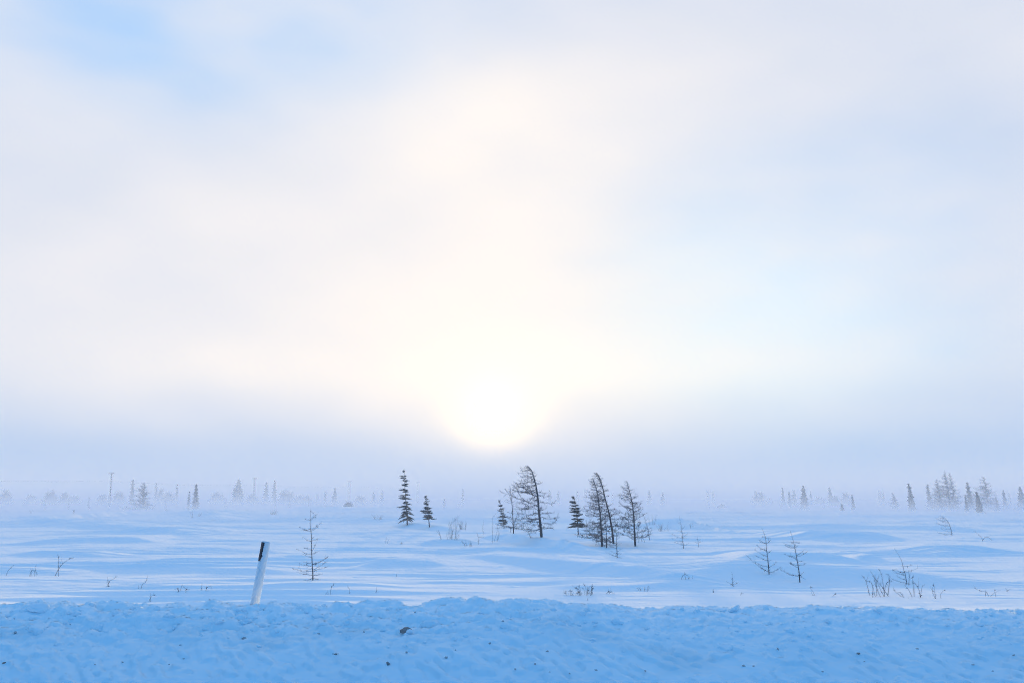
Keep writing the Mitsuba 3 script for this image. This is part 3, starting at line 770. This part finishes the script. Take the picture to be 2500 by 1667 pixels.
FAR = [
    # left of the tall spruce
    ('s', 325, 1171, 330, 9, 0, 'faint needle thin spruce just left of the broad ragged larch at the left'),
    ('l', 353, 1177, 165, 42, 2, 'broad ragged larch, the widest of the dim trees at the left'),
    ('s', 382, 1180, 310, 9, 0, 'faint narrow spruce just right of the broad ragged larch'),
    ('s', 433, 1183, 280, 11, 0, 'faint slender spruce halfway between the broad larch and the layered spruce'),
    ('s', 463, 1200, 185, 8, 1, 'little dark spruce just left of the layered spruce'),
    ('s', 480, 1181, 170, 18, 0, 'crisp layered spruce, the darkest of the dim trees at the left'),
    ('s', 583, 1170, 250, 34, 0, 'broad cone shaped grey spruce left of the second utility pole'),
    ('s', 651, 1177, 280, 20, 0, 'left one of two grey spruces right of the second utility pole'),
    ('s', 671, 1173, 270, 15, 0, 'right one of two grey spruces right of the second utility pole'),
    ('p', 672, 1209, 175, 6, -1, 'thin stem standing below the right one of the two grey spruces'),
    ('s', 775, 1207, 290, 7, 0, 'stubby pale tree left of the small spruce by the third utility pole'),
    ('s', 795, 1200, 330, 7, 0, 'ghostly thin tree just left of the small spruce by the third utility pole'),
    ('s', 818, 1191, 245, 16, 0, 'small grey spruce left of the third utility pole'),
    ('s', 912, 1201, 270, 17, 0, 'blurred grey spruce between the third utility pole and the tall narrow spruce'),
    ('s', 933, 1199, 360, 8, 0, 'barely visible tree just left of the tall narrow spruce'),
    ('p', 404, 1221, 150, 7, -2, 'thin leaning sapling between the broad larch and the layered spruce'),
    ('p', 218, 1212, 150, 12, 0, 'faint spindly tree below the first utility pole, to its left'),
    ('p', 111, 1227, 150, 5, 0, 'faint spindly stem below the hazy bushes at the far left'),
    ('p', 169, 1217, 155, 5, 0, 'faint thin stem between two spindly ones at the far left'),
    ('p', 552, 1217, 175, 5, 0, 'short thin stem left of the broad cone shaped spruce'),
    ('p', 708, 1208, 170, 6, 0, 'faint short stem right of the two grey spruces'),
    ('p', 754, 1205, 200, 9, 0, 'wispy pale stem above the lone sapling tip'),
    # behind the centre
    ('s', 1085, 1218, 210, 6, 0, 'tiny pale spruce right of the short spruce'),
    ('s', 1130, 1194, 300, 8, 0, 'ghostly slim spruce below the sun'),
    ('p', 1124, 1222, 190, 9, 2, 'wispy twigs at the foot of the ghostly slim spruce'),
    ('s', 1342, 1196, 340, 14, 0, 'pale spruce just right of the bent larch'),
    ('s', 1363, 1200, 360, 10, 0, 'very faint spruce left of the dense little spruce'),
    ('s', 1410, 1200, 400, 8, 0, 'almost vanished spruce behind the dense little spruce'),
    ('s', 1430, 1196, 410, 8, 0, 'almost vanished spruce between the little spruce and the twin larches'),
    ('s', 1496, 1203, 400, 6, 0, 'almost vanished thin tree right of the twin larches'),
    ('s', 1585, 1197, 350, 11, 0, 'left one of two pale spruces right of the upswept larch'),
    ('s', 1618, 1202, 340, 12, 0, 'right one of two pale spruces right of the upswept larch'),
    ('s', 1728, 1199, 400, 5, 0, 'left sliver of the ghost trees above the faint slender sapling'),
    ('s', 1741, 1199, 410, 8, 0, 'right sliver of the ghost trees above the faint slender sapling'),
    ('p', 1731, 1232, 180, 5, 0, 'faint stub of a tree beside the pale low bush right of centre'),
    # right
    ('s', 1845, 1199, 340, 10, 0, 'pale spruce at the left end of the right hand row of trees'),
    ('l', 1858, 1200, 270, 32, 0, 'bushy blurred tree near the left end of the right hand row'),
    ('s', 1910, 1190, 260, 10, -1, 'pale thin spruce third in the right hand row'),
    ('s', 1926, 1199, 225, 9, -1, 'slim grey spruce left of the blurred double tree'),
    ('l', 1938, 1194, 240, 16, -1, 'blurred double tree left of the dark dense spruce'),
    ('s', 1961, 1185, 190, 22, -1, 'dark dense spruce, the clearest in the right hand row'),
    ('s', 1979, 1200, 310, 12, 0, 'pale wide spruce just right of the dark dense spruce'),
    ('s', 2025, 1190, 255, 15, -2, 'grey spruce with a bush at its right foot'),
    ('p', 2010, 1224, 190, 4, 0, 'tiny stub left of the grey spruce with a bush at its foot'),
    ('s', 2080, 1208, 165, 9, -2, 'small dark spruce standing a little forward, right of the grey spruce and bush'),
    ('s', 2055, 1230, 140, 11, -1, 'small pale spruce low on the snow, left of the small dark forward spruce'),
    ('s', 2147, 1199, 360, 9, 0, 'left one of two ghostly trees left of the leaning larch'),
    ('s', 2155, 1200, 360, 8, 0, 'right one of two ghostly trees left of the leaning larch'),
    ('l', 2179, 1203, 215, 18, -7, 'thin larch leaning left, left of the crisp pointed spruce'),
    ('s', 2218, 1181, 185, 19, -5, 'crisp pointed spruce standing apart left of the big hazy larches'),
    ('s', 2264, 1183, 235, 13, -3, 'grey narrow spruce just left of the big hazy larches'),
    ('l', 2286, 1169, 205, 30, -7, 'leftmost of the three big hazy larches, leaning left'),
    ('l', 2306, 1148, 195, 38, -7, 'tallest of the three big hazy larches'),
    ('l', 2318, 1153, 205, 34, -8, 'rightmost of the three big hazy larches'),
    ('s', 2361, 1178, 195, 17, -5, 'tall thin leaning spruce between the big larches and the wide hazy larch'),
    ('s', 2356, 1208, 165, 8, -2, 'small spruce at the left foot of the tall thin leaning spruce'),
    ('s', 2384, 1200, 150, 20, -4, 'mid sized spruce in front of the wide hazy larch'),
    ('l', 2401, 1163, 205, 48, -6, 'wide hazy larch with a leaning tip near the right edge'),
    ('l', 2430, 1211, 185, 13, -4, 'small leaning larch at the right foot of the wide hazy larch'),
    ('s', 2449, 1197, 225, 13, -3, 'pale spruce right of the wide hazy larch'),
    ('s', 2463, 1204, 330, 7, -1, 'ghostly slim tree second from the right edge'),
    ('s', 2490, 1189, 215, 30, -3, 'broad grey spruce cut by the right edge of the view'),
    ('p', 2404, 1247, 140, 4, -1, 'tiny dark stub on the snow below the wide hazy larch'),
    ('p', 1902, 1224, 200, 8, -4, 'short leaning stick left of the pale thin spruce of the right hand row'),
]
for i, (kind, px, top, D, w, lean, label) in enumerate(FAR):
    far_tree(kind, px, top, D * (0.84 if px > 2170 and D < 240 else 1.13 if px < 960 and 240 <= D < 300 else 0.83 if D > 325 else 1.0), w, lean, label, 1000 + i)


def far_bush(px, w, top, D, label, seed, n=130):
    rng = np.random.default_rng(seed)
    o, H = far_spot(px, top, D)
    W = w * D * M_PER_PX / 2
    mb = MB()
    k = thing('willow_bush', label, 'bush', GR_FB)
    xs, ys = rng.uniform(-1, 1, n), rng.uniform(-0.8, 0.8, n)
    zs = field(o[0] + xs * W * 0.8, D + ys * W) - o[2]
    for x, y, z0 in zip(xs, ys, zs):
        h = H * (1 - 0.75 * abs(x) ** 2.2) * rng.uniform(0.45, 1.0)
        p = np.array([[x * W * 0.8, y * W, z0], [x * W * 0.95 + rng.normal() * 0.1, y * W, z0 + h * 0.55], [x * W * 1.05 + rng.normal() * 0.22, y * W + rng.normal() * 0.2, z0 + h]])
        twiggy(mb, p, 0.06, rng, 1, 2.6, 0.3, 3)
    # the dense middle of the thicket
    for c in rng.uniform(-0.45, 0.45, 4):
        v = ICO_V * (0.75 + 0.8 * (meshkit.fbm(ICO_V * 2.6 + rng.uniform(0, 60, 3), 3, 5)[:, None] - 0.3))
        mb.add(v * [W * 0.42, W * 0.4, H * 0.42] + [c * W, rng.uniform(-0.2, 0.2) * W, H * (0.36 - 0.2 * abs(c))], ICO_F)
    put(k, shift(mb.mesh(), o), 'mat_willow')


BUSH = [
    (14, 34, 1195, 250, 'hazy mounded bush at the very left edge'),
    (122, 36, 1196, 240, 'dark hazy bush, the clearest of those left of the first utility pole'),
    (158, 20, 1201, 250, 'small hazy bush just right of the clearest one at the left'),
    (182, 30, 1208, 260, 'low hazy scrub trailing right of the small hazy bush'),
    (252, 26, 1205, 245, 'hazy bush against the left side of the first utility pole'),
    (290, 30, 1198, 255, 'hazy bush against the right side of the first utility pole'),
    (393, 16, 1191, 290, 'faint upright bush right of the faint narrow spruce'),
    (412, 30, 1200, 260, 'hazy bush just left of the faint slender spruce'),
    (530, 34, 1198, 280, 'hazy bush left of the broad cone shaped spruce'),
    (616, 30, 1204, 270, 'hazy bush around the second utility pole'),
    (700, 40, 1194, 300, 'wide hazy bush right of the two grey spruces'),
    (740, 50, 1206, 300, 'long low hazy thicket left of the stubby pale tree'),
    (880, 30, 1208, 330, 'vague thicket between the third utility pole and the blurred grey spruce'),
    (850, 17, 1224, 145, 'small dim bush on the snow below the third utility pole'),
    (1450, 26, 1200, 390, 'vanishing thicket left of the twin larches'),
    (1761, 18, 1229, 200, 'pale low bush alone right of centre'),
    (2038, 22, 1209, 245, 'rounded bush at the right foot of the grey spruce in the right hand row'),
    (2064, 26, 1202, 330, 'ghostly thicket above the small dark forward spruce'),
    (2290, 34, 1218, 190, 'dense low bush at the foot of the leftmost big larch'),
    (2426, 20, 1214, 215, 'low hazy bush between the wide hazy larch and the pale spruce'),
    (75, 26, 1205, 280, 'faint low scrub between the two leftmost hazy bushes'),
    (2000, 30, 1212, 300, 'vague low scrub left of the grey spruce in the right hand row'),
]
for i, (px, w, top, D, label) in enumerate(BUSH):
    far_bush(px, w, top, D * (1.1 if px < 900 and 230 <= D < 300 else 0.85 if D > 325 else 1.0), label, 2000 + i)

# ------------------------------------------------------------------ the power line
POLES = [(273, 1154, 221.0), (622, 1167, 281.0), (853, 1174, 341.0), (1021, 1177, 405.0)]
PL = ['nearest wooden utility pole with a cross arm, left', 'second utility pole from the left, right of the broad spruce', 'third faint utility pole from the left', 'barely visible fourth utility pole beside the tall narrow spruce']
feet = []
for (px, top, D), lab in zip(POLES, PL):
    k = thing('utility_pole', lab, 'utility pole', 'utility poles in a line across the tundra')
    tip = on_plane(px, top, D)
    zg = float(field(tip[0], D))
    o = np.array([tip[0], D, zg])
    Hh = tip[2] - zg
    feet.append((o, Hh))
    mb = MB()
    mb.tube([[0, 0, -0.6], [0, 0, Hh * 0.5], [0, 0, Hh + 0.10]], [0.15, 0.13, 0.10], 10)
    part(k, 'pole', shift(mb.mesh(), o), 'mat_pole', 40)
    mb = MB()
    ax = np.array([0.93, -0.36, 0.02])
    mb.tube([-0.85 * ax + [0, -0.20, Hh - 0.12], 0.85 * ax + [0, -0.20, Hh - 0.12]], 0.10, 4)
    part(k, 'cross_arm', shift(mb.mesh(), o), 'mat_pole')
    for s in (-0.75, 0.75):
        mb = MB()
        mb.tube([s * ax + [0, -0.20, Hh - 0.05], s * ax + [0, -0.20, Hh + 0.06], s * ax + [0, -0.20, Hh + 0.12]], [0.035, 0.06, 0.03], 8)
        part(k, 'insulator', shift(mb.mesh(), o), 'mat_stone', 40)
o0, h0 = feet[0]
step = feet[1][0] - feet[0][0]
first = o0 - step
first[2] = o0[2]
pts = [first + [0, 0, h0 - 1.9]] + [o + [0, -0.16, Hh - 1.9] for o, Hh in feet]
mb = MB()
for a, b in zip(pts[:-1], pts[1:]):
    t = np.linspace(0, 1, 14)[:, None]
    mb.tube(a + (b - a) * t - np.array([0, 0, 1.0]) * (0.55 * 4 * t * (1 - t)), 0.013, 4)
k = thing('power_line', 'thin sagging wire running to the utility poles at the left', 'wire')
put(k, mb.mesh(), 'mat_wire')

# ------------------------------------------------------------------ the marker post
k = thing('marker_post', 'white round marker post leaning right, with a black band at its top', 'post')
PD = 14.62
top_c, low_c = on_plane(650, 1322, PD), on_plane(621, 1478, PD)
axis = (top_c - low_c) / np.linalg.norm(top_c - low_c)
R = 10.4 * PD * M_PER_PX
low_c = low_c - axis * 0.55
L = np.linalg.norm(top_c - low_c)
side = np.array([1.0, 0, 0]) - axis * axis[0]
side /= np.linalg.norm(side)
front = np.cross(side, axis)
front = front if front[1] < 0 else -front


def ring(c, r, th):
    return c + r * (np.cos(th)[:, None] * side + np.sin(th)[:, None] * front)


def lathe(sections, th, closed=True):
    v = np.vstack([ring(low_c + axis * s, r, th) for s, r in sections])
    n = len(th)
    mb = MB()
    f = []
    for i in range(len(sections) - 1):
        for j in range(n if closed else n - 1):
            a, b = i * n + j, i * n + (j + 1) % n
            f += [[a, b, b + n], [a, b + n, a + n]]
    return v, np.array(f)


th = np.linspace(0, 2 * math.pi, 49)[:-1]
part(k, 'tube', lathe([(0, R), (L - 0.006, R), (L - 0.001, R - 0.002), (L, R - 0.005), (L - 0.003, R - 0.010), (L - 0.35, R - 0.010)], th), 'mat_post', 40)
# the dark reflective sheet wraps the left half of the tube
tb = np.linspace(math.radians(93), math.radians(245), 25)
b0, b1 = L - 0.295, L - 0.008
vs, rows = [], 12
for i in range(rows + 1):
    s = b0 + (b1 - b0) * i / rows
    trim = math.radians(7 * math.sin(i * 1.7) * (1 - i / rows) + 10 * (1 - i / rows))
    vs.append(ring(low_c + axis * s, R + 0.0025, np.linspace(tb[0] + trim, tb[-1], 25)))
v = np.vstack(vs)
f = []
for i in range(rows):
    for j in range(24):
        a = i * 25 + j
        f += [[a, a + 1, a + 26], [a, a + 26, a + 25]]
part(k, 'reflector_band', (v, np.array(f)), 'mat_band', True, label='black reflective sheet wrapped round the left half of the post top')
mb = MB()
c = low_c + axis * (L - 0.215)
d = np.cos(math.radians(104)) * side + np.sin(math.radians(104)) * front
mb.tube([c + d * R, c + d * (R + 0.008), c + d * (R + 0.012)], [0.017, 0.017, 0.008], 12)
part(k, 'bolt', mb.mesh(), 'mat_band', 40)

# ------------------------------------------------------------------ lumps of snow and dirt on the bank


def lump(size, rng, rough=0.35, flat=1.0, cuts=4):
    """a broken angular lump: a ball cut by planes and roughened"""
    v = ICO_V.copy()
    for _ in range(cuts):
        d = rng.normal(size=3)
        d /= np.linalg.norm(d)
        h = rng.uniform(0.45, 0.8)
        e = np.maximum(v @ d - h, 0)
        v -= e[:, None] * d
    nn = meshkit.fbm(v * 2.3 + rng.uniform(0, 50, 3), 3, 5) - 0.5
    v = v * (1 + rough * 2 * nn[:, None])
    q = np.linalg.qr(rng.normal(size=(3, 3)))[0]
    v = (v @ q) * np.asarray(size)
    return v, ICO_F


rng = np.random.default_rng(77)
spots = [(93, 1474, .17, .10), (222, 1472, .055, .035), (330, 1476, .06, .035), (383, 1479, .05, .06), (170, 1472, .05, .03), (62, 1482, .08, .05), (285, 1490, .07, .04), (560, 1480, .05, .04), (585, 1500, .10, .06), (600, 1512, .11, .07),
         (640, 1482, .06, .04), (735, 1474, .07, .045), (790, 1473, .04, .05), (858, 1474, .06, .045), (775, 1500, .12, .07), (880, 1510, .07, .04), (1012, 1488, .06, .03), (1045, 1512, .16, .11), (1310, 1482, .06, .04), (1350, 1484, .06, .05),
         (1455, 1484, .07, .03), (1700, 1488, .07, .06), (1760, 1484, .09, .05), (1795, 1480, .11, .075), (1870, 1480, .05, .04), (1930, 1532, .09, .05), (1770, 1575, .10, .06), (95, 1525, .13, .08), (90, 1540, .10, .08), (640, 1525, .06, .04), (420, 1500, .06, .04), (2080, 1486, .06, .03), (2300, 1484, .07, .04), (2490, 1490, .10, .08)]
for px, py, sx, sz in spots:
    p = hit(px, py + 6)
    part('snow_bank', 'snow_lump', shift(lump((sx, sx * rng.uniform(0.7, 1.0), sz), rng, 0.32), p - [0, 0, sz * 0.35]), 'mat_chunk', 35)
for _ in range(210):
    px = rng.uniform(-60, 2560)
    u = rng.beta(1.2, 2.6)
    py = 1486 + 120 * u
    p = hit(px, py)
    s = rng.uniform(0.018, 0.055) * (1.6 if rng.random() < 0.15 else 1) * (1 if px < 1500 else 0.8)
    part('snow_bank', 'snow_lump', shift(lump((s, s * rng.uniform(0.7, 1.1), s * rng.uniform(0.5, 0.8)), rng, 0.3), p - [0, 0, s * 0.2]), 'mat_chunk', 35)

GR_DIRT = 'bits of dirt lying on the snow bank'
DIRT = [
    (992, 1544, 16, 9, 'stone', 'largest dark clod of frozen dirt on the snow bank, below the tall narrow spruce'), (948, 1622, 10, 8, 'stone', 'rounded grey stone near the bottom edge, below the largest clod'), (819, 1597, 10, 4, 'dirt', 'dark splayed scrap of dirt left of the rounded grey stone'),
    (11, 1619, 9, 4, 'dirt', 'dark elongated clod at the lower left corner'), (299, 1618, 4, 4, 'dirt', 'dark speck of dirt at the lower left, right of the corner clod'), (171, 1525, 3, 2.4, 'dirt', 'tiny dark speck high on the left of the bank'), (594, 1495, 3, 2, 'dirt', 'tiny dark speck near the crest just left of the marker post foot'),
    (232, 1625, 4, 3, 'dirt', 'small faint speck left of the dark speck at the lower left'), (36, 1548, 7, 6, 'dirt', 'brownish frozen clod at the left edge of the bank'), (34, 1512, 4, 2, 'dirt', 'thin dirt speck above the brownish clod at the left edge'), (440, 1577, 6, 1.6, 'dirt', 'thin flat sliver of dirt left of the marker post, mid bank'),
    (413, 1622, 3, 2.4, 'dirt', 'tiny speck near the bottom below the thin flat sliver'), (448, 1609, 5, 3, 'dirt', 'small speck just right of the one below the thin flat sliver'), (596, 1559, 9, 6, 'dirt', 'faint brown clod below the marker post'), (1013, 1498, 5, 2.4, 'dirt', 'dark speck near the crest above the largest clod'),
    (888, 1544, 5, 4, 'dirt', 'faint smear of dirt left of the largest clod'), (778, 1549, 6, 2.4, 'dirt', 'flat dark speck above the splayed scrap'), (1196, 1575, 6, 4, 'dirt', 'dark clod right of the largest clod, mid bank'), (1089, 1608, 7, 5, 'dirt', 'grey lump right of the rounded grey stone'),
    (1031, 1530, 3, 3, 'dirt', 'tiny dark dot just right of and above the largest clod'), (1228, 1518, 5, 4, 'dirt', 'small grey speck high on the bank below the bent larch'), (1112, 1587, 3.4, 3, 'dirt', 'small dot between the grey lump and the dark clod'), (993, 1593, 6, 5, 'dirt', 'pale grey lump directly below the largest clod'),
    (644, 1493, 4, 2, 'dirt', 'small speck near the crest just right of the marker post foot'), (1336, 1590, 5, 4, 'dirt', 'dark speck below the dense little spruce, mid bank'), (1306, 1625, 4.5, 4, 'dirt', 'round dark pebble near the bottom, below the dark mid bank speck'), (1342, 1643, 3, 2.4, 'dirt', 'tiny speck at the bottom right of the round dark pebble'),
    (1258, 1640, 3.4, 3, 'dirt', 'tiny speck at the bottom left of the round dark pebble'), (1391, 1646, 3, 3, 'dirt', 'lowest tiny speck right of the round dark pebble'), (1455, 1637, 6, 4, 'dirt', 'faint grey clod near the bottom below the twin larches'), (1575, 1639, 5, 2.4, 'dirt', 'thin dark speck near the bottom below the upswept larch'),
    (1816, 1627, 7, 4, 'dirt', 'left one of two grey specks at the bottom below the right saplings'), (1840, 1627, 4, 3, 'dirt', 'right one of two grey specks at the bottom below the right saplings'), (2240, 1585, 6, 3, 'dirt', 'dark speck mid bank below the tangled bushes'), (2377, 1626, 7, 3.4, 'dirt', 'dark clod at the lower right, below the long low branch'),
    (2475, 1602, 6, 3.4, 'dirt', 'dark speck beside the right edge of the bank'), (2009, 1642, 5, 3, 'dirt', 'small speck at the bottom below the paired saplings'), (2095, 1598, 9, 4, 'dirt', 'flat grey smear of dirt left of the dark mid bank speck at the right'), (2110, 1615, 4, 2.4, 'dirt', 'tiny speck just below the flat grey smear'),
    (2424, 1640, 4, 3, 'dirt', 'faint speck at the bottom right corner area'), (1899, 1586, 5, 6, 'dirt', 'faint upright grey fleck mid bank below the paired saplings'),
]
for i, (px, py, w, h, kind, label) in enumerate(DIRT):
    rng = np.random.default_rng(3000 + i)
    k = thing('stone' if kind == 'stone' else 'dirt_clod', label, 'stone' if kind == 'stone' else 'dirt clod', GR_DIRT)
    p = hit(px, py)
    m = p[1] * M_PER_PX
    q = 1.0 if i == 0 else 0.62
    sx, sz = w * m * q, h * m * q
    vf = lump((sx, max(sz, sx * 0.6), sz), rng, 0.42, cuts=5)
    mat = 'mat_stone' if label.startswith('rounded') else 'mat_clod' if ('dark' in label and w > 7.5) else 'mat_grit'
    if i == 2:
        mb = MB()
        for a in (0.1, 1.2, 2.9, 3.6, 5.2):
            mb.spike([0, 0, 0], [math.cos(a) * sx * 1.5, math.sin(a) * sx * 0.6, sz * (0.5 + 0.9 * math.sin(a))], sz * 0.55)
        mb.add(*lump((sx * 0.55, sx * 0.5, sz), rng, 0.4))
        vf = mb.mesh()
    put(k, shift(vf, p + [0, 0, sz * 0.25]), mat, 30)
p = hit(992, 1547)
part('stone', 'snow_cap', shift(lump((0.055, 0.05, 0.035), np.random.default_rng(5), 0.25), p + [0.045, -0.05, 0.028]), 'mat_chunk', 35, label='snow stuck to the front right of the clod')

# ------------------------------------------------------------------ the air: ice fog and snow blowing along the ground
HX, HY0, HY1, HZ0, HZ1 = 905.0, -84.0, 1510.0, -1.9, 12.5
nxh, nyh, nzh = 40, 80, 29
gx = np.linspace(-HX, HX, nxh)
gy = np.linspace(HY0, HY1, nyh)
gz = np.linspace(HZ0, HZ1, nzh)
Zg, Yg, Xg = np.meshgrid(gz, gy, gx, indexing='ij')
drift = 0.45 + 1.1 * meshkit.fbm(np.stack([Xg / 130, Yg / 60, Zg * 0], -1), 3, 91)
sig = 0.0012 + 0.0030 * sstep(16, 60, Yg) + 0.0022 * sstep(90, 240, Yg) + 0.042 * np.exp(-np.maximum(Zg + 0.2, 0) / 0.9) * sstep(35, 150, Yg) * drift
scene['haze_air'] = {'type': 'heterogeneous', 'albedo': {'type': 'rgb', 'value': [0.56, 0.70, 0.91]},
                     'sigma_t': {'type': 'gridvolume', 'grid': mi.VolumeGrid(sig.astype(np.float32)[..., None]), 'use_grid_bbox': False,
                                 'to_world': T().translate([-HX, HY0, HZ0]).scale([2 * HX, HY1 - HY0, HZ1 - HZ0])},
                     'phase': {'type': 'hg', 'g': 0.0}}
scene['haze'] = {'type': 'cube', 'to_world': T().translate([0, (HY0 + HY1) / 2, (HZ0 + HZ1) / 2]).scale([HX, (HY1 - HY0) / 2, (HZ1 - HZ0) / 2]),
                 'bsdf': {'type': 'null'}, 'interior': {'type': 'ref', 'id': 'haze_air'}}
labels['haze'] = {'kind': 'stuff', 'label': 'pale ice fog and blowing snow over the tundra'}
